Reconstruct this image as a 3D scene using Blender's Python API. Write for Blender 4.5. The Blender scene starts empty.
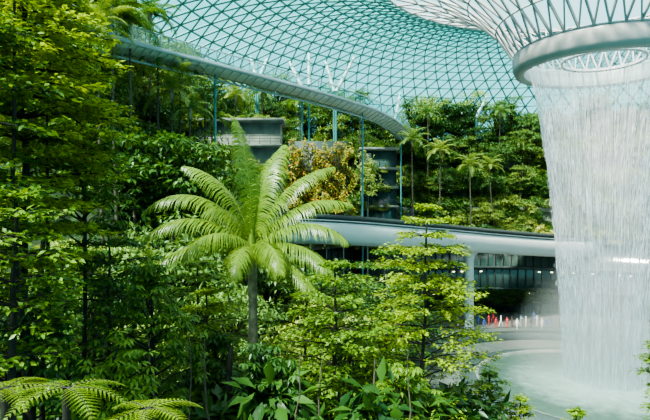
import bpy, math, random
import numpy as np
from mathutils import Vector
random.seed(7); rng=np.random.default_rng(7)
sc=bpy.context.scene
F=520.0; CZ=19.5
WX,WY=31.0,58.0
def pw(px,py,d): return np.array([(px-325)/F*d, d, CZ-(py-210)/F*d])

# ---------------------------------------------------------------- mesh builder
class MB:
    def __init__(s): s.v=[];s.q=[];s.m=[];s.t=[];s.n=0
    def add(s,v,q,mat=0,tint=0.5):
        v=np.asarray(v,float).reshape(-1,3); q=np.asarray(q,int).reshape(-1,4)
        s.v.append(v); s.q.append(q+s.n); s.m.append(np.full(len(q),mat,int))
        s.t.append(np.broadcast_to(np.asarray(tint,float),(len(v),)).copy()); s.n+=len(v)
    def mesh(s,name,mats,smooth=False):
        v=np.concatenate(s.v);q=np.concatenate(s.q);m=np.concatenate(s.m);t=np.concatenate(s.t)
        me=bpy.data.meshes.new(name)
        me.vertices.add(len(v)); me.vertices.foreach_set('co',v.ravel().astype(np.float32))
        me.loops.add(len(q)*4); me.loops.foreach_set('vertex_index',q.ravel().astype(np.int32))
        me.polygons.add(len(q)); me.polygons.foreach_set('loop_start',(np.arange(len(q))*4).astype(np.int32))
        me.polygons.foreach_set('material_index',m.astype(np.int32))
        if smooth: me.polygons.foreach_set('use_smooth',np.ones(len(q),bool))
        for x in mats: me.materials.append(x)
        me.update(calc_edges=True)
        a=me.attributes.new('tint','FLOAT','POINT'); a.data.foreach_set('value',t.astype(np.float32))
        me.validate()
        return me
def obj(name,me,loc=(0,0,0),rot=0,scale=1,parent=None):
    o=bpy.data.objects.new(name,me); sc.collection.objects.link(o)
    o.location=loc; o.rotation_euler=(0,0,rot)
    o.scale=(scale,)*3 if np.isscalar(scale) else scale
    if parent: o.parent=parent
    return o
def empty(name,loc=(0,0,0)):
    o=bpy.data.objects.new(name,None); sc.collection.objects.link(o); o.location=loc; return o

def tube(mb,P,R,n=6,mat=0,tint=0.5):
    P=np.asarray(P,float);k=len(P);R=np.broadcast_to(np.asarray(R,float),(k,))
    T=np.gradient(P,axis=0);T/=np.linalg.norm(T,axis=1)[:,None]+1e-9
    ref=np.array([0,0,1.]) if abs(T[:,2]).mean()<.8 else np.array([1.,0,0])
    A=np.cross(T,ref);A/=np.linalg.norm(A,axis=1)[:,None]+1e-9;B=np.cross(T,A)
    a=np.arange(n)*2*math.pi/n
    V=P[:,None]+R[:,None,None]*(np.cos(a)[None,:,None]*A[:,None]+np.sin(a)[None,:,None]*B[:,None])
    i=np.arange(k-1)[:,None]*n;j=np.arange(n)[None];j2=(j+1)%n
    Q=np.stack([i+j,i+j2,i+n+j2,i+n+j],-1).reshape(-1,4)
    mb.add(V.reshape(-1,3),Q,mat,tint)
def sweep(mb,P,prof,mat=0,closed=True,loop=False):
    P=np.asarray(P,float);k=len(P)
    T=(np.roll(P,-1,0)-np.roll(P,1,0)) if loop else np.gradient(P,axis=0)
    T[:,2]=0;T/=np.linalg.norm(T,axis=1)[:,None]
    S=np.stack([T[:,1],-T[:,0],T[:,0]*0],1);prof=np.asarray(prof,float);n=len(prof)
    V=P[:,None]+prof[None,:,0,None]*S[:,None]+prof[None,:,1,None]*np.array([0,0,1.])
    kk=np.arange(k if loop else k-1);nn=np.arange(n if closed else n-1)
    i=kk[:,None]*n;i2=((kk+1)%k)[:,None]*n;j=nn[None];j2=(j+1)%n
    mb.add(V.reshape(-1,3),np.stack([i+j,i+j2,i2+j2,i2+j],-1).reshape(-1,4),mat)
    if closed and not loop and n==4:
        mb.add(V[0],[[0,1,2,3]],mat);mb.add(V[-1],[[3,2,1,0]],mat)
def box(mb,c,s,mat=0,rz=0):
    c=np.asarray(c);x,y,z=np.asarray(s)/2
    v=np.array([[-x,-y,-z],[x,-y,-z],[x,y,-z],[-x,y,-z],[-x,-y,z],[x,-y,z],[x,y,z],[-x,y,z]])
    R=np.array([[math.cos(rz),-math.sin(rz),0],[math.sin(rz),math.cos(rz),0],[0,0,1]])
    mb.add(v@R.T+c,[[0,3,2,1],[4,5,6,7],[0,1,5,4],[1,2,6,5],[2,3,7,6],[3,0,4,7]],mat)
def revolve(mb,prof,n=96,mat=0,c=(0,0)):
    prof=np.asarray(prof,float);k=len(prof);a=np.arange(n)*2*math.pi/n
    V=np.stack([c[0]+prof[:,None,0]*np.cos(a),c[1]+prof[:,None,0]*np.sin(a),prof[:,None,1]+0*a],-1)
    i=np.arange(k-1)[:,None]*n;j=np.arange(n)[None];j2=(j+1)%n
    mb.add(V.reshape(-1,3),np.stack([i+j,i+j2,i+n+j2,i+n+j],-1).reshape(-1,4),mat)
def norm(a): return a/(np.linalg.norm(a,axis=-1,keepdims=True)+1e-9)
def leaves(mb,P,D,N,L,W,mat=1,droop=.15,fold=.08,r=rng):
    P=np.asarray(P);n=len(P)
    if n==0:return
    D=norm(D);S=norm(np.cross(D,N));N=norm(np.cross(S,D))
    L=np.broadcast_to(L,(n,))[:,None];W=np.broadcast_to(W,(n,))[:,None]
    mid=P+D*L*.5-N*fold*L;l=P+D*L*.45+S*W/2;rr=P+D*L*.45-S*W/2;tip=P+D*L-N*droop*L
    V=np.stack([P,rr,tip,mid,l],1).reshape(-1,3)
    b=np.arange(n)[:,None]*5
    Q=np.concatenate([b+np.array([[0,1,2,3]]),b+np.array([[0,3,2,4]])])
    mb.add(V,Q,mat,np.repeat(r.random(n),5))

# ---------------------------------------------------------------- materials
def newmat(name):
    m=bpy.data.materials.new(name);m.use_nodes=True;nt=m.node_tree;nt.nodes.clear()
    o=nt.nodes.new('ShaderNodeOutputMaterial');return m,nt,o
def pmat(name,col,rough=.6,metal=0,noise=0,scale=3,spec=.4,emis=None,col2=None):
    m,nt,o=newmat(name);b=nt.nodes.new('ShaderNodeBsdfPrincipled')
    b.inputs['Roughness'].default_value=rough;b.inputs['Metallic'].default_value=metal
    b.inputs['Specular IOR Level'].default_value=spec
    b.inputs['Base Color'].default_value=(*col,1)
    if noise or col2:
        tc=nt.nodes.new('ShaderNodeTexCoord');n=nt.nodes.new('ShaderNodeTexNoise');n.inputs['Scale'].default_value=scale;n.inputs['Detail'].default_value=6
        nt.links.new(tc.outputs['Object'],n.inputs['Vector'])
        r=nt.nodes.new('ShaderNodeValToRGB');r.color_ramp.elements[0].position=.35;r.color_ramp.elements[1].position=.65
        c2=col2 or tuple(c*(1-noise) for c in col)
        r.color_ramp.elements[0].color=(*c2,1);r.color_ramp.elements[1].color=(*col,1)
        nt.links.new(n.outputs['Fac'],r.inputs['Fac']);nt.links.new(r.outputs['Color'],b.inputs['Base Color'])
    if emis:
        b.inputs['Emission Color'].default_value=(*emis[:3],1);b.inputs['Emission Strength'].default_value=emis[3]
    nt.links.new(b.outputs[0],o.inputs[0]);return m
def leafmat(name,a,b,trans=.35,rough=.45,c=None):
    m,nt,o=newmat(name);N=nt.nodes.new;L=nt.links.new
    at=N('ShaderNodeAttribute');at.attribute_name='tint'
    oi=N('ShaderNodeObjectInfo')
    ad=N('ShaderNodeMath');ad.operation='MULTIPLY_ADD';ad.inputs[1].default_value=.45 if not c else 0;L(oi.outputs['Random'],ad.inputs[0])
    mu=N('ShaderNodeMath');mu.operation='MULTIPLY';mu.inputs[1].default_value=.55 if not c else 1;L(at.outputs['Fac'],mu.inputs[0]);L(mu.outputs[0],ad.inputs[2])
    r=N('ShaderNodeValToRGB');r.color_ramp.elements[0].color=(*a,1);r.color_ramp.elements[1].color=(*b,1)
    r.color_ramp.elements[0].position=.1;r.color_ramp.elements[1].position=.9
    if c:
        e=r.color_ramp.elements.new(.95);e.color=(*c,1);r.color_ramp.elements[1].position=.75
    L(ad.outputs[0],r.inputs['Fac'])
    p=N('ShaderNodeBsdfPrincipled');p.inputs['Roughness'].default_value=rough;p.inputs['Specular IOR Level'].default_value=.35
    L(r.outputs['Color'],p.inputs['Base Color'])
    t=N('ShaderNodeBsdfTranslucent');hs=N('ShaderNodeMixRGB');hs.blend_type='MULTIPLY';hs.inputs['Fac'].default_value=1;hs.inputs['Color2'].default_value=(1.4,1.25,.5,1) if a[0]<.6 else (1,1,1,1)
    L(r.outputs['Color'],hs.inputs['Color1']);L(hs.outputs[0],t.inputs['Color'])
    mx=N('ShaderNodeMixShader');mx.inputs[0].default_value=trans;L(p.outputs[0],mx.inputs[1]);L(t.outputs[0],mx.inputs[2]);L(mx.outputs[0],o.inputs[0])
    return m
M_bark=pmat('bark',(.13,.10,.07),.85,noise=.6,scale=6)
M_barkd=pmat('bark_dark',(.045,.035,.028),.9,noise=.5,scale=5)
M_palmtr=pmat('palm_trunk',(.33,.29,.20),.8,noise=.5,scale=4)
M_lbright=leafmat('leaf_bright',(.065,.15,.01),(.36,.44,.03),.4)
M_lmid=leafmat('leaf_mid',(.032,.10,.01),(.19,.29,.025),.35)
M_ldark=leafmat('leaf_dark',(.014,.05,.012),(.07,.15,.022),.3,.35)
M_lpalm=leafmat('leaf_palm',(.12,.20,.022),(.29,.35,.055),.35,.34)
M_lfar=leafmat('leaf_far_haze',(.04,.11,.035),(.20,.30,.075),.3)  # base green lightened to stand in for distance haze
M_lfar2=leafmat('leaf_far_haze_light',(.10,.19,.045),(.40,.44,.10),.3)  # paler far foliage, haze lightening is in this colour as well
M_lcrot=leafmat('leaf_croton',(.09,.15,.02),(.50,.40,.05),.3,.45,(.70,.27,.04))
M_conc=pmat('concrete',(.24,.24,.21),.85,noise=.4,scale=.8)
M_white=pmat('white_panel',(.60,.67,.68),.45,noise=.05,scale=.6)
M_ring=pmat('ring_panel',(.32,.37,.38),.4,noise=.05,scale=.6)
M_steel=pmat('steel_white',(.32,.38,.40),.4)
M_steelT=pmat('steel_teal',(.09,.25,.26),.4)
M_floor=pmat('floor_stone',(.13,.14,.13),.45,noise=.25,scale=.8)
M_soil=pmat('soil',(.03,.06,.018),.95,col2=(.02,.025,.012),scale=1.2)
M_dark=pmat('dark_metal',(.04,.055,.055),.5)
M_shop=pmat('shop_glass',(.03,.06,.06),.12,spec=.6,col2=(.06,.10,.09),scale=.25)
M_lamp=pmat('warm_lamp',(.9,.8,.6),.5,emis=(1,.8,.5,6))
def glass(name,a,b,gl=.06):
    m,nt,o=newmat(name);N=nt.nodes.new;L=nt.links.new
    lw=N('ShaderNodeLayerWeight');lw.inputs[0].default_value=.5
    r=N('ShaderNodeMixRGB');r.inputs[1].default_value=(*a,1);r.inputs[2].default_value=(*b,1);L(lw.outputs['Facing'],r.inputs[0])
    t=N('ShaderNodeBsdfTransparent');L(r.outputs[0],t.inputs[0]);g=N('ShaderNodeBsdfGlossy');g.inputs['Roughness'].default_value=.08;g.inputs['Color'].default_value=(.8,1,1,1)
    mx=N('ShaderNodeMixShader');mx.inputs[0].default_value=gl;L(t.outputs[0],mx.inputs[1]);L(g.outputs[0],mx.inputs[2]);L(mx.outputs[0],o.inputs[0]);return m
M_roof=glass('roof_glass',(.66,.90,.90),(.10,.50,.53),.03)
M_roofin=glass('roof_glass_clear',(.95,.95,.95),(.9,.88,.88),.03)
M_glass=glass('clear_glass',(.8,.93,.92),(.5,.75,.74),.12)
def watermat(name,lo,hi,sz=.12,sa=26):
    m,nt,o=newmat(name);N=nt.nodes.new;L=nt.links.new
    tc=N('ShaderNodeTexCoord');sx=N('ShaderNodeSeparateXYZ');L(tc.outputs['Object'],sx.inputs[0])
    at=N('ShaderNodeMath');at.operation='ARCTAN2';L(sx.outputs[0],at.inputs[0]);L(sx.outputs[1],at.inputs[1])
    ml=N('ShaderNodeMath');ml.operation='MULTIPLY';ml.inputs[1].default_value=sa;L(at.outputs[0],ml.inputs[0])
    mz=N('ShaderNodeMath');mz.operation='MULTIPLY';mz.inputs[1].default_value=sz;L(sx.outputs[2],mz.inputs[0])
    cb=N('ShaderNodeCombineXYZ');L(ml.outputs[0],cb.inputs[0]);L(mz.outputs[0],cb.inputs[2])
    n=N('ShaderNodeTexNoise');n.inputs['Scale'].default_value=1.6;n.inputs['Detail'].default_value=5;n.inputs['Roughness'].default_value=.65;L(cb.outputs[0],n.inputs['Vector'])
    mr=N('ShaderNodeMapRange');mr.inputs['From Min'].default_value=.36;mr.inputs['From Max'].default_value=.66;mr.inputs['To Min'].default_value=lo;mr.inputs['To Max'].default_value=hi;L(n.outputs['Fac'],mr.inputs[0])
    d=N('ShaderNodeBsdfDiffuse');d.inputs[0].default_value=(.86,.92,1,1);t=N('ShaderNodeBsdfTranslucent');t.inputs[0].default_value=(.86,.92,1,1)
    m1=N('ShaderNodeMixShader');m1.inputs[0].default_value=.5;L(d.outputs[0],m1.inputs[1]);L(t.outputs[0],m1.inputs[2])
    tr=N('ShaderNodeBsdfTransparent');m2=N('ShaderNodeMixShader');L(mr.outputs[0],m2.inputs[0]);L(tr.outputs[0],m2.inputs[1]);L(m1.outputs[0],m2.inputs[2]);L(m2.outputs[0],o.inputs[0]);return m
M_fall=watermat('falling_water',.0,.50,.05,34)
M_strand=leafmat('water_strand',(.76,.84,.94),(.88,.94,1),.5,.3)

# ---------------------------------------------------------------- terrain
def sst(a,b,x):
    t=np.clip((x-a)/(b-a),0,1);return t*t*(3-2*t)
STEPS=[(42,14),(46.5,20),(50.5,25.5),(55,30.5),(61,34)]
def terr(x,y):
    x=np.asarray(x,float);y=np.asarray(y,float)
    r=np.hypot(x-WX,y-WY);hB=np.zeros_like(r);p=0
    for R,z in STEPS: hB=hB+(z-p)*sst(R,R+.6,r);p=z
    hA=np.clip(18.3-.45*y,0,16.3)
    hA=np.where(x>20,hA*(1-sst(20,30,x)),hA)
    k=sst(36,50,y);return hA*(1-k)+hB*k
def th(x,y): return float(terr(x,y))
gx=np.arange(-75,121,.7);gy=np.arange(-12,150,.7)
X,Y=np.meshgrid(gx,gy);Z=terr(X,Y)-.25
mb=MB();nx=len(gx);ny=len(gy)
i=np.arange(ny-1)[:,None]*nx;j=np.arange(nx-1)[None]
mb.add(np.stack([X,Y,Z],-1).reshape(-1,3),np.stack([i+j,i+j+1,i+nx+j+1,i+nx+j],-1).reshape(-1,4))
obj('planted_hillside_ground',mb.mesh('ground',[M_soil],True))
mb=MB();revolve(mb,[(15.4,.0),(41.6,.0)],128,0,(WX,WY));obj('floor',mb.mesh('floor',[M_floor]))

def arcP(r,a0,a1,n,z=0): 
    a=np.radians(np.linspace(a0,a1,n));return np.stack([WX+r*np.cos(a),WY+r*np.sin(a),a*0+z],1)
for k,(R,z) in enumerate(STEPS):
    p=STEPS[k-1][1] if k else 0
    mb=MB()
    a0=-8;a1=188
    if k>0: sweep(mb,arcP(R-.1,a0,a1,120),[(-.15,p-.3),(.25,p-.3),(.25,z-.2),(-.15,z-.2)],0)
    sweep(mb,arcP(R-.3,a0,a1,120),[(-.5,z-.9),(.6,z-.9),(.6,z+.1),(-.5,z+.1)],0)
    obj('wall_terrace' if k==0 else f'wall_terrace.{k:03d}',mb.mesh('terrace_wall',[M_conc]))
mb=MB();sweep(mb,arcP(41.7,-8,190,120),[(-.1,0),(.1,0),(.1,13.2),(-.1,13.2)],0)
for a in np.linspace(-8,190,100):
    ar=math.radians(a);box(mb,(WX+41.45*math.cos(ar),WY+41.45*math.sin(ar),6.6),(.3,.16,13.2),1,ar)
for z in (4.2,8.3): sweep(mb,arcP(41.3,-8,190,120),[(-.3,z),(.3,z),(.3,z+.5),(-.3,z+.5)],1)
for a in np.linspace(20,170,60):
    if rng.random()<.5:
        ar=math.radians(a+rng.random());zz=rng.choice([3.7,7.8]);box(mb,(WX+41.2*math.cos(ar),WY+41.2*math.sin(ar),zz),(.15,.4,.15),3,ar)
obj('window_1',mb.mesh('shopfront',[M_shop,M_dark,M_conc,M_lamp]))

# ---------------------------------------------------------------- roof
prof=[(9.4,37.3),(11.4,40.4),(14.6,43.4),(18.2,45.6),(22,47.2),(26,48.4)]
prof2=[(26,48.4),(28.4,49.0),(30.8,49.4),(33.3,49.6),(35.8,49.7),(38.3,49.6),(40.8,49.4),(43.3,49.0),(45.8,48.4),(48.3,47.6),(50.8,46.6),(53.3,45.4),(55.8,44),(58.3,42.4),(60.8,40.5),(63.3,38.4),(65.8,36),(68.3,33.4),(70.8,30.5),(73.3,27.2),(75.8,23.4),(78.3,19),(81,13),(83,8)]
def ringpts(r,z,N,off):
    a=(np.arange(N)+off)*2*math.pi/N;return np.stack([WX+r*np.cos(a),WY+r*np.sin(a),a*0+z],1)
mbS=MB()
def members(A,B,w,mat):
    D=norm(B-A);ref=np.array([0,0,1.])+D*0;S=np.cross(D,ref);bad=np.linalg.norm(S,axis=1)<.1;S[bad]=[1,0,0];S=norm(S);U=np.cross(S,D)
    h=w*.9;V=[]
    for P in (A,B):
        for s,u in ((-1,-1),(1,-1),(1,1),(-1,1)): V.append(P+S*s*w/2+U*u*h)
    V=np.stack(V,1);n=len(A);b=np.arange(n)[:,None]*8
    Q=np.concatenate([b+np.array([f]) for f in ([0,1,5,4],[1,2,6,5],[2,3,7,6],[3,0,4,7])])
    mbS.add(V.reshape(-1,3),Q,mat)
def zone(pr,N,w,mat,pv):
    for k in range(len(pr)-1):
        o0=.5*(k%2);o1=.5*((k+1)%2)
        A=ringpts(*pr[k],N,o0);B=ringpts(*pr[k+1],N,o1)
        A2=np.roll(A,-1,0) if o1>o0 else np.roll(A,1,0)
        members(A,B,w,mat);members(A2,B,w,mat);members(A,np.roll(A,-1,0),w*.8,mat)
        idx=np.arange(N);V=np.concatenate([A,B]);nxt=(idx+1)%N
        if o1>o0: tris=np.concatenate([np.stack([idx,nxt,N+idx],1),np.stack([N+idx,nxt,N+nxt],1)])
        else: tris=np.concatenate([np.stack([idx,nxt,N+nxt],1),np.stack([idx,N+nxt,N+idx],1)])
        pv.append((V,tris))
    B=ringpts(*pr[-1],N,.5*((len(pr)-1)%2));members(B,np.roll(B,-1,0),w,mat)
root=empty('roof_glass_dome')
for nm,args,M in (('panes_inner',(prof,44,.16,0),M_roofin),('panes_outer',(prof2,124,.17,1),M_roof)):
    pv=[];zone(*args,pv)
    V=np.concatenate([p[0] for p in pv]);Fs=[];o=0
    for p in pv: Fs+=(p[1]+o).tolist();o+=len(p[0])
    me=bpy.data.meshes.new(nm);me.from_pydata(V.tolist(),[],Fs);me.materials.append(M);obj(nm,me,parent=root)
obj('steel_grid',mbS.mesh('roof_steel',[M_steel,M_steelT]),parent=root)

root=empty('oculus_ring',(0,0,0))
RZ=-1.95
mb=MB();revolve(mb,[(8.2,37.2+RZ),(8.6,36.9+RZ),(9.2,37.1+RZ),(9.5,37.7+RZ),(9.55,38.9+RZ),(9.3,39.4+RZ),(8.6,39.4+RZ),(8.2,38.9+RZ),(8.2,37.2+RZ)],128,0,(WX,WY))
obj('ring_body',mb.mesh('ring',[M_ring],True),parent=root)
mb=MB();revolve(mb,[(4.1,38.0+RZ),(4.3,37.9+RZ),(4.35,38.3+RZ),(4.1,38.3+RZ),(4.1,38.0+RZ)],96,0,(WX,WY));
for a in np.linspace(0,2*math.pi,17)[:-1]:
    c,s=math.cos(a),math.sin(a);tube(mb,[(WX+4.2*c,WY+4.2*s,38.15+RZ),(WX+8.5*c,WY+8.5*s,38.9+RZ)],.05,5,0)
obj('inner_ring',mb.mesh('inner',[M_steel]),parent=root)
mb=MB();revolve(mb,[(8.4,39.0+RZ),(4.3,38.4+RZ)],96,0,(WX,WY));obj('catch_pane',mb.mesh('cp',[M_glass]),parent=root)

# waterfall
root=empty('indoor_waterfall',(WX,WY,0))
def rad(z): return np.interp(z,[0,9.5,20.6,26,31.8,34.5,36.3],[4.0,4.4,5.3,5.95,6.8,7.3,7.9])
mb=MB();zz=np.linspace(36.3,.6,40);revolve(mb,np.stack([rad(zz),zz],1),160,0);obj('water_curtain',mb.mesh('wc',[M_fall],True),parent=root)
mb=MB();n=13000
cl=rng.random(150)*2*math.pi
a=np.where(rng.random(n)<.6,cl[rng.integers(0,150,n)]+rng.normal(0,.012,n),rng.random(n)*2*math.pi)
z0=36-35.5*rng.random(n);ln=.4+2.2*rng.random(n)**2
fz=(36-z0)/36;dr=rng.normal(0,.04,n)*(1+4*fz)-rng.random(n)**3*2.0*fz
z1=np.maximum(z0-ln,.3);w=.008+.016*rng.random(n)
p0=np.stack([(rad(z0)+dr)*np.cos(a),(rad(z0)+dr)*np.sin(a),z0],1);p1=np.stack([(rad(z1)+dr)*np.cos(a),(rad(z1)+dr)*np.sin(a),z1],1)
b=rng.random(n)*math.pi;S=np.stack([np.cos(b),np.sin(b),b*0],1)*w[:,None];m_=p0*.4+p1*.6
V=np.stack([p0,m_-S,p1,m_+S],1).reshape(-1,3);mb.add(V,np.arange(n*4).reshape(-1,4),0,np.repeat(rng.random(n),4))
obj('water_strands',mb.mesh('ws',[M_strand]),parent=root)
m,nt,o=newmat('spray_mist');N=nt.nodes.new;L=nt.links.new
tc=N('ShaderNodeTexCoord')
ln_=N('ShaderNodeVectorMath');ln_.operation='LENGTH';mp=N('ShaderNodeVectorMath');mp.operation='MULTIPLY';mp.inputs[1].default_value=(1/11,1/11,1/15);L(tc.outputs['Object'],mp.inputs[0]);L(mp.outputs[0],ln_.inputs[0])
mr=N('ShaderNodeMapRange');mr.inputs['From Min'].default_value=.1;mr.inputs['From Max'].default_value=1;mr.inputs['To Min'].default_value=.10;mr.inputs['To Max'].default_value=0;L(ln_.outputs['Value'],mr.inputs[0])
v=N('ShaderNodeVolumeScatter');v.inputs['Color'].default_value=(1,1,1,1);L(mr.outputs[0],v.inputs['Density']);L(v.outputs[0],o.inputs['Volume'])
mb=MB();t=np.linspace(0.02,math.pi/2-.001,14);revolve(mb,np.stack([11*np.cos(t),.35+15*np.sin(t)],1),48,0);revolve(mb,[(.01,.35),(11,.5)],48,0)
obj('spray_mist',mb.mesh('mist',[m],True),parent=root)

# basin
root=empty('waterfall_basin',(WX,WY,0))
M_rim=pmat('rim_stone',(.06,.08,.08),.4,noise=.2)
M_pool,nt,o=newmat('pool_water');N=nt.nodes.new;L=nt.links.new
tc=N('ShaderNodeTexCoord');ln2=N('ShaderNodeVectorMath');ln2.operation='LENGTH';L(tc.outputs['Object'],ln2.inputs[0])
nz=N('ShaderNodeTexNoise');nz.inputs['Scale'].default_value=.9;nz.inputs['Detail'].default_value=6;L(tc.outputs['Object'],nz.inputs['Vector'])
ad=N('ShaderNodeMath');ad.operation='MULTIPLY_ADD';ad.inputs[1].default_value=5;L(nz.outputs['Fac'],ad.inputs[0]);L(ln2.outputs['Value'],ad.inputs[2])
mr=N('ShaderNodeMapRange');mr.inputs['From Min'].default_value=6;mr.inputs['From Max'].default_value=13;L(ad.outputs[0],mr.inputs[0])
cr=N('ShaderNodeValToRGB');cr.color_ramp.elements[0].color=(.42,.50,.48,1);cr.color_ramp.elements[1].color=(.06,.10,.08,1);L(mr.outputs[0],cr.inputs[0])
b=N('ShaderNodeBsdfPrincipled');b.inputs['Roughness'].default_value=.3;L(cr.outputs[0],b.inputs['Base Color'])
bp=N('ShaderNodeBump');bp.inputs['Strength'].default_value=.6;bp.inputs['Distance'].default_value=.3;L(nz.outputs['Fac'],bp.inputs['Height']);L(bp.outputs[0],b.inputs['Normal']);L(b.outputs[0],o.inputs[0])
mb=MB();revolve(mb,[(13.3,-.6),(13.3,.2),(13.5,.3),(13.65,.3)],128,0);revolve(mb,[(13.65,.3),(14.6,.3),(14.8,.2),(15.5,.05),(15.5,-.2)],128,1);obj('rim',mb.mesh('rim',[M_conc,M_rim]),parent=root)
mb=MB();revolve(mb,[(.01,.9),(4,.7),(8,.25),(11,.1),(13.4,.0)],128,0);obj('water',mb.mesh('pw',[M_pool],True),parent=root)
root=empty('basin_balustrade',(WX,WY,0))
mb=MB();revolve(mb,[(20.0,0),(20.0,.9),(22,.9),(22,0)],128,0);revolve(mb,[(21.75,1.5),(21.85,1.5),(21.85,1.58),(21.75,1.58),(21.75,1.5)],128,0);obj('plinth',mb.mesh('plinth',[M_dark]),parent=root)
mb=MB();revolve(mb,[(21.8,.9),(21.8,1.5)],128,0);obj('glass',mb.mesh('gl',[M_glass]),parent=root)

# ---------------------------------------------------------------- train bridge
def spline(pts,n):
    pts=np.asarray(pts,float);u=np.linspace(0,len(pts)-1,n)
    out=[]
    for uu in u:
        i=min(int(uu),len(pts)-2);f=uu-i
        p0=pts[max(i-1,0)];p1=pts[i];p2=pts[i+1];p3=pts[min(i+2,len(pts)-1)]
        out.append(.5*((2*p1)+(-p0+p2)*f+(2*p0-5*p1+4*p2-p3)*f*f+(-p0+3*p1-3*p2+p3)*f**3))
    return np.array(out)
root=empty('train_track_bridge')
P=spline([(-50,52,19.3),(-25,62,19.2),(-2,72,18.3),(14,81,16.9),(27,89,15.6),(42,96,14.4),(60,101,14.0)],60)
mb=MB()
sweep(mb,P,[(-3.2,0),(3.2,0),(3.2,-1.2),(3.2,-2.7),(2.2,-3.4),(-2.2,-3.4),(-3.2,-2.7),(-3.2,-1.2)],0)
for s in (-3.1,3.1):
    sweep(mb,P,[(s-.14,0.0),(s+.14,0.0),(s+.14,.7),(s-.14,.7)],1)
    sweep(mb,P,[(s*1.045-.04,-.35),(s*1.045+.04,-.35),(s*1.045+.04,-.15),(s*1.045-.04,-.15)],1)
for s in (-1,1): sweep(mb,P,[(s-.2,0.0),(s+.2,0.0),(s+.2,.3),(s-.2,.3)],1)
obj('guideway_beam',mb.mesh('beam',[M_white,M_dark]),parent=root)
mb=MB()
def column(x,y,zt):
    tube(mb,[(x,y,0),(x,y,zt-1.6),(x,y,zt-.8),(x,y,zt)],[.78,.78,.95,1.6],24,0)
column(24.2,87.4,12.5);column(-8,69.5,14.9);column(55,99.6,10.8)
obj('support_columns',mb.mesh('cols',[M_white],True),parent=root)

# ---------------------------------------------------------------- canopy walkway
root=empty('canopy_walkway')
pts=[(40,30,40),(105,42,45),(180,58,51),(260,75,59),(330,95,69),(375,112,80),(398,130,95),(404,134,106)]
P=spline([pw(*p) for p in pts],70);P[:,2]=34.2
mb=MB()
sweep(mb,P,[(-1.6,0),(1.6,0),(1.6,-.22),(.7,-.5),(-.7,-.5),(-1.6,-.22)],0)
NS=norm(np.stack([np.gradient(P[:,1]),-np.gradient(P[:,0]),P[:,0]*0],1))
for s in (-1.65,1.65):
    sweep(mb,P,[(s-.06,-.3),(s+.06,-.3),(s+.06,.12),(s-.06,.12)],1)
    tube(mb,P+NS*s+np.array([0,0,1.3]),.06,6,1)
    for k in range(0,70):
        q=P[k]+NS[k]*s;tube(mb,[q,q+[0,0,1.3]],.04,4,1)
for k in range(0,70):
    tube(mb,[P[k]-NS[k]*1.6+[0,0,-.3],P[k]+[0,0,-1.15],P[k]+NS[k]*1.6+[0,0,-.3]],.06,4,1)
tube(mb,P+np.array([0,0,-1.15]),.12,6,1)
obj('deck',mb.mesh('deck',[M_white,M_steel]),parent=root)
mb=MB()
for s in (-1.65,1.65): sweep(mb,P,[(s,.1),(s,1.25)],0,closed=False)
obj('glass_railing',mb.mesh('gr',[M_glass]),parent=root)
mb=MB()
for k in (24,46,62):
    q=P[k];tube(mb,[(q[0],q[1],th(q[0],q[1])-.3),(q[0],q[1],33.6)],.14,10,0)
obj('support_posts',mb.mesh('sp',[M_steelT]),parent=root)
def droof(r):
    pr=prof+prof2[1:];return float(np.interp(r,[p[0] for p in pr],[p[1] for p in pr]))
root=empty('roof_column')
mb=MB()
for (x0,y0,d0,x1,y1,d1) in [(309,85,92,309,30,96),(302,88,92,281,44,96),(336,92,94,358,50,98),(334,92,94,322,48,98),(476,118,112,494,82,116),(395,120,108,402,84,112),(258,85,86,246,40,92),(256,85,86,270,52,92)]:
    A=pw(x0,y0,d0);B=pw(x1,y1,d1)
    for t in np.linspace(0.6,2.5,200):
        C=A+(B-A)*t
        if C[2]>=droof(math.hypot(C[0]-WX,C[1]-WY))-.1:break
    g=A.copy();g[2]=th(A[0],A[1])-.2
    tube(mb,[g,A],.2,10,1);tube(mb,[A,C],[.34,.24],10,0)
obj('struts',mb.mesh('struts',[M_white,M_steelT],True),parent=root)

root=empty('upper_gallery_building')
mb=MB();roofs=[]
def block(px0,px1,py0,py1,d,dep=5,wall=0):
    A=pw(px0,py0,d);B=pw(px1,py1,d);cx=(A[0]+B[0])/2;w=B[0]-A[0];zt=A[2];zb=B[2]
    box(mb,(cx,d+dep/2,(zt+zb)/2),(w,dep,zt-zb),wall)
    box(mb,(cx,d+dep/2-.3,zt+.15),(w+1,dep+1,.5),1)
    n=max(2,int(w/2.2))
    if not wall:
        for k in range(n+1): box(mb,(A[0]+w*k/n,d-.06,(zt+zb)/2),(.1,.14,zt-zb),2)
    for z in np.arange(zt-3.2,zb,-3.2):
        box(mb,(cx,d-.5,z),(w+.6,1.3,.4),1)
        for rz_ in (.55,.9,1.25): box(mb,(cx,d-1.1,z+rz_),(w+.6,.05,.05),2)
        for xx in np.linspace(A[0]-.2,B[0]+.2,n*2): box(mb,(xx,d-1.1,z+.7),(.06,.06,1.2),2)
    roofs.append((A[0],B[0],d+1,zt+.3,.7))
    for k,z in enumerate(np.arange(zt-3.2,zb,-3.2)):
        if wall==0 or k>0: roofs.append((A[0]-.3,B[0]+.3-(0 if wall else 2),d-.9,z-(1.0 if wall else .3),1.2 if wall else .75))
A_=pw(380,200,88);block(362,396,150,210+(CZ-th(A_[0],88))*F/88,88)
A_=pw(235,200,68);block(190,280,122,210+(CZ-th(A_[0],68))*F/68,68,4,1)
obj('facade',mb.mesh('fac',[M_shop,M_conc,M_dark]),parent=root)

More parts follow.
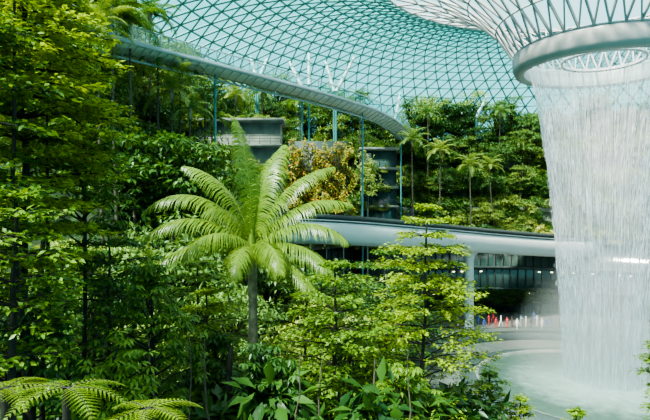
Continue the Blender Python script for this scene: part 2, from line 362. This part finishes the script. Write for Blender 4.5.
# ---------------------------------------------------------------- vegetation
def tiered(name,H,R,tiers,h0,leaf,seed,nb=6,nl=16,lm=M_lbright,lean=(0,0),prof=None,bark=M_barkd,tr=.14,ntw=9,pow_=.6):
    r=np.random.default_rng(seed);mb=MB()
    k=9;zz=np.linspace(0,H,k);wob=np.cumsum(r.normal(0,.05,(k,2)),0)*H/8
    T=np.stack([wob[:,0]+lean[0]*(zz/H)**1.5,wob[:,1]+lean[1]*(zz/H)**1.5,zz],1);T[0,:2]=0
    tube(mb,T,np.linspace(tr,.025,k),8,0)
    LP=[];LD=[]
    for ti in range(tiers):
        f=ti/(tiers-1 if tiers>1 else 1);h=H*(h0+(1-h0)*f**.9);c=np.array([np.interp(h,zz,T[:,0]),np.interp(h,zz,T[:,1]),h])
        Ri=R*(prof(f) if prof else (1-f)**pow_*.9+.12)
        nbi=nb+r.integers(-1,2);a0=r.random()*6.28
        for b in range(nbi):
            a=a0+b*6.28/nbi+r.normal(0,.25);L=Ri*(.7+.4*r.random());up=.25+.2*r.random()
            u=np.linspace(0,1,6);bend=r.normal(0,.18)
            ax=a+bend*u;BP=np.stack([c[0]+np.cos(ax)*L*u,c[1]+np.sin(ax)*L*u,c[2]+L*(up*u-.32*u*u)+r.normal(0,.02,6)],1)
            tube(mb,BP,np.linspace(max(.02,tr*.3*L/R),.008,6),4,0)
            for tw in range(ntw):
                f2=.22+.78*(tw+r.random()*.5)/ntw;p=np.array([np.interp(f2,u,BP[:,q]) for q in range(3)])
                sgn=1 if tw%2 else -1;at=a+bend*f2+sgn*(.5+.5*r.random());l2=L*(.42*(1-f2*.55))*(.7+.5*r.random())
                d=np.array([math.cos(at),math.sin(at),r.normal(.02,.12)])
                tube(mb,[p,p+d*l2*.6,p+d*l2+[0,0,-.05*l2]],[.012,.008,.004],3,0)
                m=max(4,int(nl*(.5+l2/1.2)))
                s=r.random(m)**.8*1.08;pp=p+d*l2*s[:,None]+r.normal(0,.05+.03*leaf*4,(m,3))*np.array([1,1,.6])
                LP.append(pp);aa=at+r.normal(0,.9,m);LD.append(np.stack([np.cos(aa),np.sin(aa),r.normal(-.1,.3,m)],1))
    LP=np.concatenate(LP);LD=np.concatenate(LD);n=len(LP)
    NN=np.stack([r.normal(0,.35,n),r.normal(0,.35,n),np.ones(n)],1)
    l=leaf*(.7+.6*r.random(n));leaves(mb,LP,LD,NN,l,l*.5,1,r=r)
    return mb.mesh(name,[bark,lm])
def blob(name,H,R,seed,clumps=40,per=55,leaf=.38,lm=M_lfar,flat=.7,hc=.62,tr=.22,aspect=.45,zc=1.0):
    r=np.random.default_rng(seed);mb=MB()
    tube(mb,[(0,0,-2 if H>3 else -.3),(r.normal(0,.1),0,H*.4),(r.normal(0,.1)*R,r.normal(0,.1)*R,H*.8)],[tr,tr*.8,tr*.3],7,0)
    for c in range(clumps):
        v=norm(r.normal(0,1,3));rr=R*(.45+.6*r.random());C=np.array([v[0]*rr,v[1]*rr,H*hc+v[2]*rr*flat*zc])
        tube(mb,[(0,0,H*.35+.2*C[2]*.3),C*np.array([.5,.5,.9]),C],[.07*tr/.22,.05*tr/.22,.02],4,0)
        cr=R*(.2+.2*r.random());n=per
        w=norm(r.normal(0,1,(n,3)));w[:,2]=np.abs(w[:,2])*.9-.25
        q=C+w*cr*(r.random(n)**.4)[:,None]*np.array([1.15,1.15,.6])
        D=w+r.normal(0,.5,(n,3));D[:,2]-=.25;NN=w*.6+np.array([0,0,1.])+r.normal(0,.25,(n,3))
        l=leaf*(.65+.6*r.random(n));leaves(mb,q,D,NN,l,l*aspect,1,.25,r=r)
    return mb.mesh(name,[M_barkd,lm])
def frond(mb,base,az,el,L,bend,nl=42,ll=.8,lw=.055,mat=1,droop=.7,r=rng,curl=0,rr=.03,sweepf=.35,vshape=.35,jit_=.07,bp=1.3):
    k=14;u=np.linspace(0,1,k);e=el-bend*u**bp;a=az+curl*u
    d=np.stack([np.cos(e)*np.cos(a),np.cos(e)*np.sin(a),np.sin(e)],1)
    P=base+np.concatenate([[[0,0,0]],np.cumsum((d[1:]+d[:-1])/2*L/(k-1),0)])
    tube(mb,P,np.linspace(rr,.006,k),5,mat,.9)
    s=np.linspace(.1,.995,nl)
    pp=np.stack([np.interp(s,u,P[:,i]) for i in range(3)],1);dd=norm(np.stack([np.interp(s,u,d[:,i]) for i in range(3)],1))
    side=norm(np.cross(dd,np.array([0,0,1.])+norm(-np.array([math.cos(az),math.sin(az),0]))*.3));up=np.cross(side,dd)
    lens=ll*(np.sin(np.pi*(s*.86+.12))**.6)
    for sg in (-1,1):
        jit=r.normal(0,jit_,(nl,3));ls=lens*r.uniform(.82,1.08,nl)
        D0=norm(side*sg+dd*(sweepf+.5*s[:,None])+up*vshape+jit)
        pts=[pp];cur=pp;D=D0
        for j in range(3):
            D=norm(D+np.array([0,0,-1.])*droop*(.25+.35*j));cur=cur+D*(ls/3)[:,None];pts.append(cur)
        wd=[lw*.6,lw,lw*.6,lw*.08];V=[]
        for j in range(4):
            V+= [pts[j]-dd*wd[j]/2,pts[j]+dd*wd[j]/2]
        V=np.stack(V,1);b=np.arange(nl)[:,None]*8
        Q=np.concatenate([b+np.array([[0,1,3,2]])+2*j for j in range(3)])
        mb.add(V.reshape(-1,3),Q,mat,np.repeat(r.random(nl)*.8+.1,8))
def palmcrown(name,seed,n=16,L=3.2,lm=M_lfar2,ll=.7,nl=26,lw=.09):
    r=np.random.default_rng(seed);mb=MB()
    for k in range(n):
        frond(mb,np.zeros(3),k*2.4+r.normal(0,.15),1.35-1.5*k/n+r.normal(0,.1),L*(.8+.3*r.random()),1.3+r.random()*.5,nl,ll,lw,1,.7,r,0,.035)
    tube(mb,[(0,0,-.8),(0,0,0),(0,0,.4)],[.13,.16,.03],8,0)
    return mb.mesh(name,[M_palmtr,lm])

def hero_palm():
    r=np.random.default_rng(11);base=pw(250,254,20);gz=th(base[0],base[1])
    mb=MB();H=base[2]-gz;zz=np.arange(0,H,.11);k=len(zz)
    Pt=np.stack([.12*np.sin(zz/H*2.5),0*zz,zz],1)
    rads=np.where(np.arange(k)%2==0,.215,.19)-.03*zz/H
    tube(mb,Pt,rads,14,0)
    top=Pt[-1];tube(mb,[top,top+[0,0,.5],top+[0,0,1.1]],[.16,.18,.05],12,1,.8)
    B=top+np.array([0,0,.4]);rd=math.radians
    fr=[(150,90,5.1,.40),(60,80,4.8,.75),(20,68,4.8,1.05),(5,52,4.5,1.25),(-10,38,4.2,1.5),(-25,14,4.2,1.3),(-38,-8,3.9,.9),
        (176,62,5.3,2.0),(187,42,5.1,1.95),(200,12,4.7,1.3),(165,76,4.5,1.2),
        (228,35,3.4,1.8),(262,12,2.9,1.4),(305,20,3.1,1.7),
        (135,50,4.0,1.3),(100,38,3.8,1.3),(60,40,3.9,1.3)]
    for az,el,L,bd in fr:
        frond(mb,B,rd(az),rd(el),L,bd,96,1.1,.055,1,1.1,r,r.normal(0,.12),.035,.5,.15,.07,1.5)
    me=mb.mesh('palm_tree',[M_palmtr,M_lpalm]);return obj('palm_tree',me,(base[0],base[1],gz-.1))
hero_palm()

def fern():
    r=np.random.default_rng(5);b=pw(66,388,5.6)
    gz=th(b[0],b[1]);mb=MB();H=max(.3,b[2]-gz)
    tube(mb,[(0,0,-.1),(0.02,0,H*.5),(0,0,H)],[.05,.045,.04],9,0)
    def fr(az,el,L,bd):
        k=12;u=np.linspace(0,1,k);e=el-bd*u**1.2
        d=np.stack([np.cos(e)*math.cos(az),np.cos(e)*math.sin(az),np.sin(e)],1)
        P=np.array([0,0,H])+np.concatenate([[[0,0,0]],np.cumsum(d[1:]*L/(k-1),0)])
        tube(mb,P,np.linspace(.008,.002,k),4,0)
        for s in np.linspace(.10,.98,14):
            p=np.array([np.interp(s,u,P[:,i]) for i in range(3)]);dd=norm(np.array([np.interp(s,u,d[:,i]) for i in range(3)]))
            side=norm(np.cross(dd,[0,0,1.]));up=np.cross(side,dd)
            pl=L*.25*max(.02,math.sin(math.pi*(s**.8*.9+.08)))**.9
            for sg in (-1,1):
                D=norm(side*sg+dd*.5);m=max(5,int(pl/.010));t=np.linspace(.04,1,m)
                q=p+D*pl*t[:,None]-np.array([0,0,1.])*(t**2)[:,None]*pl*.15
                tube(mb,[q[0],q[-1]],[.002,.001],3,1)
                for s2 in (-1,1):
                    d2=norm(np.cross(up,D)*s2+D*.6);l=.016*(1.1-t)+.003
                    leaves(mb,q,np.repeat(d2[None],m,0)+r.normal(0,.06,(m,3)),np.repeat(up[None],m,0)+r.normal(0,.1,(m,3)),l,l*.5,1,r=r)
    for k in range(6): fr(k*1.047+.1+r.normal(0,.1),.25+r.normal(0,.08),.74*(.85+.25*r.random()),.75+.3*r.random())
    return mb.mesh('tree_fern',[M_barkd,M_lbright]),b,gz
me,b,gz=fern();obj('tree_fern',me,(b[0],b[1],gz))
for dx,dy,dz,rt in ((.75,.35,-.36,1.5),(-.75,.15,-.06,2.2)): obj('tree_fern',me,(b[0]+dx,b[1]+dy,gz+dz),rt,1.0)

def plant(me,px,d,name,rot=0,s=1):
    x=(px-325)/F*d;return obj(name,me,(x,d,th(x,d)-.1),rot,s)
def ztree(pytop,px,d):
    x=(px-325)/F*d;return CZ-(pytop-210)/F*d-th(x,d)
domeprof=lambda f: math.sqrt(max(.05,1-(max(0,f-.35)/.65)**2))*(.75+.25*min(1,f/.35))
def T(name,px,d,ytop,R,tiers,h0,leaf,seed,**k):
    H=ztree(ytop,px,d);me=tiered(name,H,R,tiers,h0,leaf,seed,**k);return plant(me,px,d,name,0)
T('rainforest_tree',28,12.5,-60,2.3,15,.42,.17,21,nb=7,nl=26,prof=domeprof,lm=M_lbright,tr=.17,ntw=12)
T('rainforest_tree',-60,10,-20,2.4,11,.4,.16,22,nb=7,nl=18,prof=domeprof,lm=M_lmid)
T('rainforest_tree',40,19,-10,2.8,14,.40,.2,23,nb=7,nl=22,prof=domeprof,lm=M_lmid,bark=M_barkd)
T('rainforest_tree',12,9,190,1.2,8,.5,.14,24,nb=6,nl=12,lm=M_lmid,prof=domeprof,tr=.1)
T('terminalia_tree',418,19,205,2.6,13,.30,.15,31,nb=6,nl=18,lm=M_lbright,pow_=.5,tr=.10,ntw=10)
T('terminalia_tree',335,17,262,1.9,10,.28,.15,32,nb=6,nl=17,lm=M_lmid,prof=domeprof,tr=.11,ntw=10)
T('terminalia_tree',305,21,262,2.3,10,.3,.16,33,nb=6,nl=14,lm=M_lbright,prof=domeprof,tr=.12)
T('terminalia_tree',380,25,250,2.6,10,.3,.18,34,nb=6,nl=14,lm=M_lmid,prof=domeprof,tr=.13)
T('terminalia_tree',195,24,262,3.0,10,.3,.18,35,nb=6,nl=16,lm=M_lmid,prof=domeprof,tr=.14)
T('terminalia_tree',210,19,290,1.5,8,.3,.15,37,nb=6,nl=14,lm=M_lbright,prof=domeprof,tr=.09)
T('terminalia_tree',110,16,225,2.2,9,.4,.15,36,nb=6,nl=15,lm=M_lmid,prof=domeprof,tr=.1)
T('terminalia_sapling',668,13,330,.7,7,.4,.12,38,nb=5,nl=12,lm=M_lmid,prof=domeprof,tr=.04)
T('terminalia_sapling',520,20,396,.7,5,.5,.13,39,nb=5,nl=12,lm=M_lbright,prof=domeprof,tr=.04)
T('terminalia_sapling',578,14,408,.4,4,.5,.12,40,nb=5,nl=10,lm=M_lbright,prof=domeprof,tr=.03)
T('terminalia_sapling',488,21,372,1.0,7,.4,.13,59,nb=5,nl=14,lm=M_lmid,prof=domeprof,tr=.05)
def bigleaf(name,H,R,seed,lm,leaf=.34,clumps=36,h0=.25):
    r=np.random.default_rng(seed);mb=MB();tube(mb,[(0,0,0),(.1,0,H*.5),(0,.1,H*.92)],[.08,.06,.03],7,0)
    for c in range(clumps):
        f=r.random();h=H*(h0+(1-h0)*f);a=r.random()*6.28;rr=R*(.35+.65*r.random())*math.sqrt(max(.08,1-max(0,f-.3)**2/.5))
        C=np.array([math.cos(a)*rr,math.sin(a)*rr,h]);tube(mb,[(0,0,h-.5),C*np.array([.5,.5,1])-[0,0,.15],C],[.03,.02,.01],4,0)
        for w in range(5):
            q=C+r.normal(0,.16,3);m=8;aa=np.arange(m)*6.28/m+r.random()
            D=np.stack([np.cos(aa),np.sin(aa),-.35+r.normal(0,.12,m)],1)+r.normal(0,.15,3)
            leaves(mb,np.repeat(q[None],m,0)+D*.04,D,np.repeat(np.array([[0,0,1.]]),m,0)+r.normal(0,.15,(m,3)),leaf*(.8+.3*r.random()),leaf*.36,1,.25,r=r)
    return mb.mesh(name,[M_barkd,lm])
def BT(px,d,ytop,R,seed,lm,**k):
    H=ztree(ytop,px,d);plant(bigleaf('umbrella_tree',H,R,seed,lm,**k),px,d,'umbrella_tree')
BT(150,14,262,1.3,41,M_lmid,leaf=.26,clumps=60)
BT(90,17,245,1.6,42,M_ldark,leaf=.32,clumps=50)
BT(268,15,345,1.2,43,M_ldark,leaf=.26,clumps=40)
BT(215,18,330,1.5,44,M_ldark,leaf=.3,clumps=40)
BT(350,20,345,1.9,45,M_ldark,leaf=.3,clumps=50)
BT(400,16,360,1.2,46,M_lmid,leaf=.26,clumps=40)
BT(30,13,290,1.6,47,M_ldark,leaf=.28,clumps=50)
BT(455,21,385,1.3,48,M_lmid,leaf=.3,clumps=40)
BT(112,10.5,340,.8,49,M_lmid,leaf=.2,clumps=36)
BT(82,15,60,1.5,50,M_lmid,leaf=.26,clumps=60,h0=.6)

mb=MB()
for px,d,yt,w,m_ in [(232,15,345,.22,0),(375,15,360,.08,1),(14,11,-20,.09,0),(50,13.5,60,.08,0),(188,13,330,.04,1),(205,13,340,.05,1),(148,11,340,.035,1),(300,13,355,.04,1),(322,14,360,.05,1),(408,13,350,.04,1)]:
    p=pw(px,yt,d);g=th(p[0],d);zz=np.linspace(g-.1,p[2],8);wv=rng.normal(0,.05,8).cumsum()
    tube(mb,np.stack([p[0]+wv-wv[-1],d+wv*.5,zz],1),np.linspace(w,w*.25,8),9,m_)
obj('understory_trunks',mb.mesh('trunks',[M_barkd,M_bark],True))

def banana(name,seed,n=9,L=1.8,W=.42,lm=M_lbright):
    r=np.random.default_rng(seed);mb=MB()
    for k in range(n):
        az=k*2.4+r.normal(0,.2);el=1.35-.5*k/n;bd=1.5+r.random()*.5;kk=11;u=np.linspace(0,1,kk);e=el-bd*u**1.6
        l=L*(.7+.4*r.random());d=np.stack([np.cos(e)*math.cos(az),np.cos(e)*math.sin(az),np.sin(e)],1)
        P=np.concatenate([[[0,0,0]],np.cumsum(d[1:]*l/(kk-1),0)]);tube(mb,P,np.linspace(.035,.006,kk),5,0,.8)
        S=norm(np.cross(d,[0,0,1.]));w=W*np.clip(np.sin(np.pi*np.clip((u-.2)/.8,0,1))**.6,0.01,1)/2
        up=np.cross(S,d)
        V=np.stack([P-S*w[:,None]+up*w[:,None]*.35,P,P+S*w[:,None]+up*w[:,None]*.35],1)
        b=np.arange(kk-1)[:,None]*3;mb.add(V.reshape(-1,3),np.concatenate([b+np.array([[0,1,4,3]]),b+np.array([[1,2,5,4]])]),0,r.random())
    return mb.mesh(name,[lm])
bushA=blob('bushA',1.6,1.5,51,26,40,.30,M_lfar,.6,.5,.05)
bushB=blob('bushB',1.6,1.5,52,24,36,.38,M_ldark,.6,.5,.05,.4)
bushC=blob('bushC',1.6,1.5,53,24,40,.32,M_lfar2,.6,.5,.05)
bushM=blob('bushM',1.6,1.5,54,24,40,.28,M_lmid,.6,.5,.05)
root=empty('hillside_undergrowth')
for (R,z) in STEPS:
    for a in np.arange(38,205,1.6):
        for dr,dz in ((.1,-.35),(-.5,-2.0),(-.4,-3.6),(2.2,-.3)):
            ar=math.radians(a+rng.normal(0,.8));r_=R+dr+rng.normal(0,.25);x=WX+r_*math.cos(ar);y=WY+r_*math.sin(ar)
            if y<46 or (z==14 and dz<-1): continue
            if dz<-1 and math.sin(a*.35+z)>.2: continue
            me=[bushA,bushB,bushC,bushC,bushA][rng.integers(0,5)]
            obj('shrub',me,(x,y,z+dz if dr<1 else th(x,y)-.3),rng.random()*6.28,.9+.9*rng.random(),root)
for x0,x1,y,z,s in roofs:
    for x in np.arange(x0,x1,1.3): obj('shrub',[bushA,bushC,bushM][rng.integers(0,3)],(x,y+rng.normal(0,.3),z-.3),rng.random()*6,s*(.8+.4*rng.random()),root)
for k in range(190):
    y=14+28*rng.random();px=rng.uniform(-20,470 if y<30 else 430);x=(px-325)/F*y
    obj('shrub',[bushB,bushB,bushM][rng.integers(0,3)],(x,y,th(x,y)-.3),rng.random()*6.28,1.0+.9*rng.random(),root)
for px,d,s in [(428,17,1.2),(440,19,1.1),(408,15,1.0),(505,24,1.3),(535,26,1.0),(470,22,1.1),(290,16,1.0),(345,16,1.0),(180,15,.8)]:
    plant(banana('broadleaf_plant',int(px),10,1.9,.26,M_lbright if px>400 else M_lmid),px,d,'broadleaf_plant',0,s*1.1)

protos=[blob('t1',9,3.2,61,54,70,.34,M_lfar,.8),blob('t2',10,3.0,62,50,70,.32,M_lfar2,.9),blob('t3',8,3.4,63,54,70,.38,M_ldark,.7),blob('t4',11,2.6,64,50,64,.32,M_lfar,1.2),blob('t5',9,3.0,65,50,70,.30,M_lfar2,.8)]
def bgtree(x,y,s,me=None,name='terrace_tree'):
    me=me or protos[rng.integers(0,5)]
    obj(name,me,(x,y,th(x,y)-.3),rng.random()*6.28,(s,s,s*rng.uniform(.85,1.2)))
for (R0,R1,n,s0) in [(43,46,56,.72),(47,50,60,.95),(51,54.5,60,1.15),(55.5,60,64,1.4)]:
    for k in range(n):
        a=40+165*(k+rng.random()*.8)/n;ar=math.radians(a);r_=rng.uniform(R0,R1);x=WX+r_*math.cos(ar);y=WY+r_*math.sin(ar)
        if y<47: continue
        if s0<1 and 83<y<91 and 3<x<13: continue
        if 65<y<73 and -18<x<-5: continue
        bgtree(x,y,s0*rng.uniform(.7,1.15))
for px,d,s in [(150,34,1.1),(190,38,1.2),(235,36,1.1),(280,40,1.25),(320,44,1.3),(365,46,1.3),(395,52,1.2),(120,40,1.5),(80,36,1.5),(40,38,1.6),(10,30,1.4),(160,46,1.7),(200,52,1.8),(240,56,1.7),(385,62,1.5),(350,60,1.6),(300,58,1.6),(70,50,1.7),(410,66,1.2),(270,50,1.6),(330,52,1.4),(168,41,1.6),(180,43,1.5),(215,46,1.3),(222,60,1.4),(205,60,1.3)]:
    bgtree((px-325)/F*d,d,s,name='valley_tree')
for px,d in [(445,96),(505,98),(520,97.5),(540,97.5),(488,97)]:
    bgtree((px-325)/F*d,d,.7,protos[2],'courtyard_tree')

crowns=[palmcrown('pc1',71),palmcrown('pc2',72,14,2.8,M_lfar,.6,24),palmcrown('pc3',73,18,3.0,M_lmid,.65)]
for px,py,d,s in [(112,8,44,1.1),(130,22,46,1.0),(98,28,42,1.0),(158,55,50,1.0),(180,66,52,.95),(172,90,50,1.05),(205,100,55,1.0),(212,118,56,.9),(190,110,50,.9),(150,14,56,1.1),(412,140,84,1.0),(428,114,106,1.1),(440,150,101,1.0),(500,112,110,1.1),(470,165,101,1.0),(300,100,90,1.0),(236,96,80,1.0),(262,92,84,1.1),(360,98,98,.9),(490,165,101,.9)]:
    p=pw(px,py,d);g=th(p[0],p[1])
    mb=MB();H=p[2]-g;zz=np.linspace(0,H,8);wx=rng.normal(0,.5)
    tube(mb,np.stack([wx*(1-zz/H)**2,0*zz,zz],1),np.linspace(.15*s+.02,.09*s,8),8,0)
    o=obj('terrace_palm',mb.mesh('palm_trunk',[M_bark]),(p[0],p[1],g-.15))
    obj('crown',crowns[rng.integers(0,3)],(0,0,H+.1),rng.random()*6.28,s*1.2,o)

r=np.random.default_rng(9)
def greenwall(px0,px1,py0,py1,d,lm,n,name):
    A=pw(px0,py0,d);B=pw(px1,py1,d);zb=B[2];mb=MB()
    box(mb,((A[0]+B[0])/2,d+.3,(A[2]+zb)/2),(B[0]-A[0]-1.5,.4,A[2]-zb-1),0)
    X=r.uniform(A[0],B[0],n);Zz=r.uniform(zb,A[2],n)
    bulge=1.8*np.abs(np.sin(X*.7+np.sin(Zz*.5)*1.5))*np.abs(np.sin(Zz*.55+.6*X))
    edge=np.abs(np.sin(X*1.1)+.4*np.sin(X*2.7))*1.6;Zz=np.where(Zz>A[2]-2,Zz-edge,Zz);X=X+.9*np.sin(Zz*1.1)*(np.abs(X-(A[0]+B[0])/2)>(B[0]-A[0])*.4)
    P=np.stack([X,d-.1-.5*r.random(n)-bulge,Zz],1)
    D=np.stack([r.normal(0,.6,n),-.5-.3*r.random(n),r.normal(-.3,.4,n)],1);N=np.stack([r.normal(0,.3,n),-.7+0*X,.8+0*X],1)
    l=.42*(.6+.7*r.random(n));leaves(mb,P,D,N,l,l*.5,1,r=r)
    g=th((A[0]+B[0])/2,d)
    if zb>g: 
        for x in np.linspace(A[0]+1.3,B[0]-1.3,4): tube(mb,[(x,d+.3,g-.2),(x,d+.3,zb+.6)],.12,6,0)
    obj(name,mb.mesh(name,[M_dark,lm]))
greenwall(284,352,138,212,83,M_lcrot,6500,'flowering_green_wall')
greenwall(360,376,150,195,83,M_lfar2,1200,'vertical_garden')

# ---------------------------------------------------------------- people
def person(seed,pose,cols):
    r=np.random.default_rng(seed);V=[];E=[];R=[]
    def v(p,rad): V.append(p);R.append(rad);return len(V)-1
    def e(a,b): E.append((a,b))
    pel=v((0,0,.95),(.15,.11));ab=v((0,.0,1.1),(.13,.10));e(pel,ab);ch=v((0,0,1.32),(.16,.11));e(ab,ch);nk=v((0,0,1.46),(.055,.055));e(ch,nk);nt=v((0,.01,1.53),(.05,.05));e(nk,nt)
    segs=[((0,0,.9),(0,0,1.42),'s'),((0,0,1.47),(0,.0,1.55),'k')]
    for s in (-1,1):
        st={'stand':0,'walk':.28*s,'photo':.05*s}[pose]
        hip=v((.09*s,0,.88),(.095,.095));kn=v((.10*s,st*.6+.02,.49),(.06,.06));an=v((.10*s,st-.03,.09),(.042,.042));to=v((.11*s,st+.14,.035),(.038,.03))
        e(pel,hip);e(hip,kn);e(kn,an);e(an,to)
        segs+=[((.09*s,0,.9),(.1*s,st*.6,.49),'t'),((.1*s,st*.6,.49),(.1*s,st-.03,.12),'t'),((.1*s,st-.03,.05),(.11*s,st+.14,.03),'b')]
        sh=(.185*s,0,1.39)
        if pose=='photo': el=(.24*s,.16,1.18);wr=(.10*s,.36,1.42);hd=(.07*s,.40,1.48)
        elif pose=='walk': el=(.235*s,-.1*s,1.12);wr=(.25*s,-.18*s+.1,.88);hd=(.25*s,-.2*s+.13,.81)
        else: el=(.235*s,-.03,1.12);wr=(.25*s,.04,.87);hd=(.25*s,.06,.80)
        a=v(sh,(.062,.062));b=v(el,(.042,.042));c=v(wr,(.027,.027));d=v(hd,(.035,.02));e(ch,a);e(a,b);e(b,c);e(c,d)
        m=tuple((np.array(sh)+np.array(el))/2)
        segs+=[(sh,m,'s'),(m,el,'k'),(el,wr,'k'),(wr,hd,'k')]
        dr=norm(np.array(hd)-np.array(wr))
        for fi in range(4):
            o0=np.array(hd)+np.array([0,.012*(fi-1.5)*1.6,0]);L=[.065,.08,.075,.055][fi]
            f0=v(tuple(o0),(.009,.009));f1=v(tuple(o0+dr*(.03+L*.5)),(.008,.008));f2=v(tuple(o0+dr*(.03+L)+np.array([-.015*s,0,0])),(.007,.007));e(f0,f1);e(f1,f2);segs.append((tuple(o0),tuple(o0+dr*.1),'k'))
        t0=v(tuple(np.array(hd)+[0,.03,.01]),(.009,.009));t1=v(tuple(np.array(hd)+[-.01*s,.055,-.01]),(.009,.009));t2=v(tuple(np.array(hd)+dr*.05+[-.02*s,.065,0]),(.007,.007));e(t0,t1);e(t1,t2)
    me=bpy.data.meshes.new('b');me.from_pydata(V,E,[]);o=bpy.data.objects.new('b',me);sc.collection.objects.link(o)
    o.modifiers.new('s','SKIN')
    for i,sv in enumerate(me.skin_vertices[0].data): sv.radius=R[i];sv.use_root=(i==0)
    o.modifiers.new('u','SUBSURF').levels=1
    dg=bpy.context.evaluated_depsgraph_get();ev=o.evaluated_get(dg);m2=bpy.data.meshes.new_from_object(ev)
    bpy.data.objects.remove(o)
    import bmesh
    bm=bmesh.new();bm.from_mesh(m2)
    hb=bmesh.ops.create_icosphere(bm,subdivisions=3,radius=1)['verts']
    for w in hb:
        x,y,z=w.co;jaw=1-.28*max(0,-z)
        nose=.022*math.exp(-((x/.18)**2+((z+.1)/.22)**2)) if y>0 else 0
        ear=.018 if abs(x)>.93 and abs(z)<.3 else 0
        eye=-.008*math.exp(-(((abs(x)-.38)/.14)**2+((z-.05)/.12)**2)) if y>0 else 0
        w.co=(x*(.075+ear)*jaw,y*.095*jaw+nose+eye+.015,1.64+z*.118)
    M={'s':0,'t':1,'k':2,'h':3,'b':4}
    hs=set(hb)
    for f in bm.faces:
        f.smooth=True;c=f.calc_center_median()
        if all(w in hs for w in f.verts):
            f.material_index=3 if (c.z>1.69 or (c.y<.0 and c.z>1.58)) else (4 if c.y>.06 and abs(c.z-1.645)<.01 and .02<abs(c.x)<.045 else 2);continue
        best=9;bl='s'
        for A,B,l in segs:
            A=Vector(A);B=Vector(B);ab_=B-A;t=max(0,min(1,(c-A).dot(ab_)/max(1e-6,ab_.length_squared)));dd=(c-A-ab_*t).length-(.09 if l=='s' and abs(A.x)<.01 else 0)
            if dd<best: best=dd;bl=l
        f.material_index=M[bl]
    bm.to_mesh(m2);bm.free();m2.materials.clear()
    for c in cols: m2.materials.append(c)
    return m2
skin=[pmat('skin_a',(.5,.32,.22),.6),pmat('skin_b',(.35,.2,.13),.6)]
hair=pmat('hair',(.02,.015,.012),.5);shoe=pmat('shoes',(.05,.05,.05),.6)
shirts=[pmat('shirt',c,.8) for c in [(.75,.75,.75),(.5,.06,.07),(.06,.12,.35),(.7,.35,.45),(.05,.05,.06),(.2,.4,.5),(.6,.6,.6)]]
pants=[pmat('trousers',c,.8) for c in [(.03,.04,.08),(.12,.12,.12),(.3,.25,.18),(.5,.5,.52)]]
base=[person(1,'stand',[shirts[0]]*5),person(2,'walk',[shirts[0]]*5),person(3,'photo',[shirts[0]]*5)]
pp=[(478,322),(484,326),(489,322),(496,325),(501,323),(507,325),(512,324),(517,326),(521,323),(526,324),(531,325),(537,323),(542,326),(547,325),(552,323),(458,326),(466,327),(471,323),(560,327),(493,320),(534,319)]
for k,(px,py) in enumerate(pp):
    d=CZ*F/(py+3-210);me=base[k%3].copy();me.materials.clear()
    for c in (shirts[rng.integers(0,7)],pants[rng.integers(0,4)],skin[k%2],hair,shoe): me.materials.append(c)
    obj('person',me,((px-325)/F*d,d,.0),rng.choice([3.1,2.6,3.6,1.5,-1.2,0.2])+rng.normal(0,.3),rng.choice([1,1.03,.97]))

# ---------------------------------------------------------------- light
w=bpy.data.worlds.new('w');sc.world=w;w.use_nodes=True;nt=w.node_tree
bg=nt.nodes['Background'];tc=nt.nodes.new('ShaderNodeTexCoord');sx=nt.nodes.new('ShaderNodeSeparateXYZ');nt.links.new(tc.outputs['Generated'],sx.inputs[0])
rp=nt.nodes.new('ShaderNodeValToRGB');rp.color_ramp.elements[0].color=(.22,.55,.60,1);rp.color_ramp.elements[1].color=(1,1,1,1);rp.color_ramp.elements[1].position=.8
e=rp.color_ramp.elements.new(.42);e.color=(.42,.74,.78,1)
nt.links.new(sx.outputs[2],rp.inputs[0]);nt.links.new(rp.outputs[0],bg.inputs[0]);bg.inputs[1].default_value=2.8
sd=bpy.data.lights.new('sun','SUN');sd.energy=24;sd.angle=.12;sd.color=(1,.90,.74);so=bpy.data.objects.new('sun',sd);sc.collection.objects.link(so);so.rotation_euler=(math.radians(24),math.radians(-24),0)
try: sc.view_settings.look='AgX - Medium High Contrast'
except Exception as ex: print(ex)
cd=bpy.data.cameras.new('camera');cd.sensor_width=36;cd.lens=F/650*36;cd.clip_end=500;co=bpy.data.objects.new('camera',cd);sc.collection.objects.link(co)
co.location=(0,0,CZ);co.rotation_euler=(math.pi/2,0,0);sc.camera=co
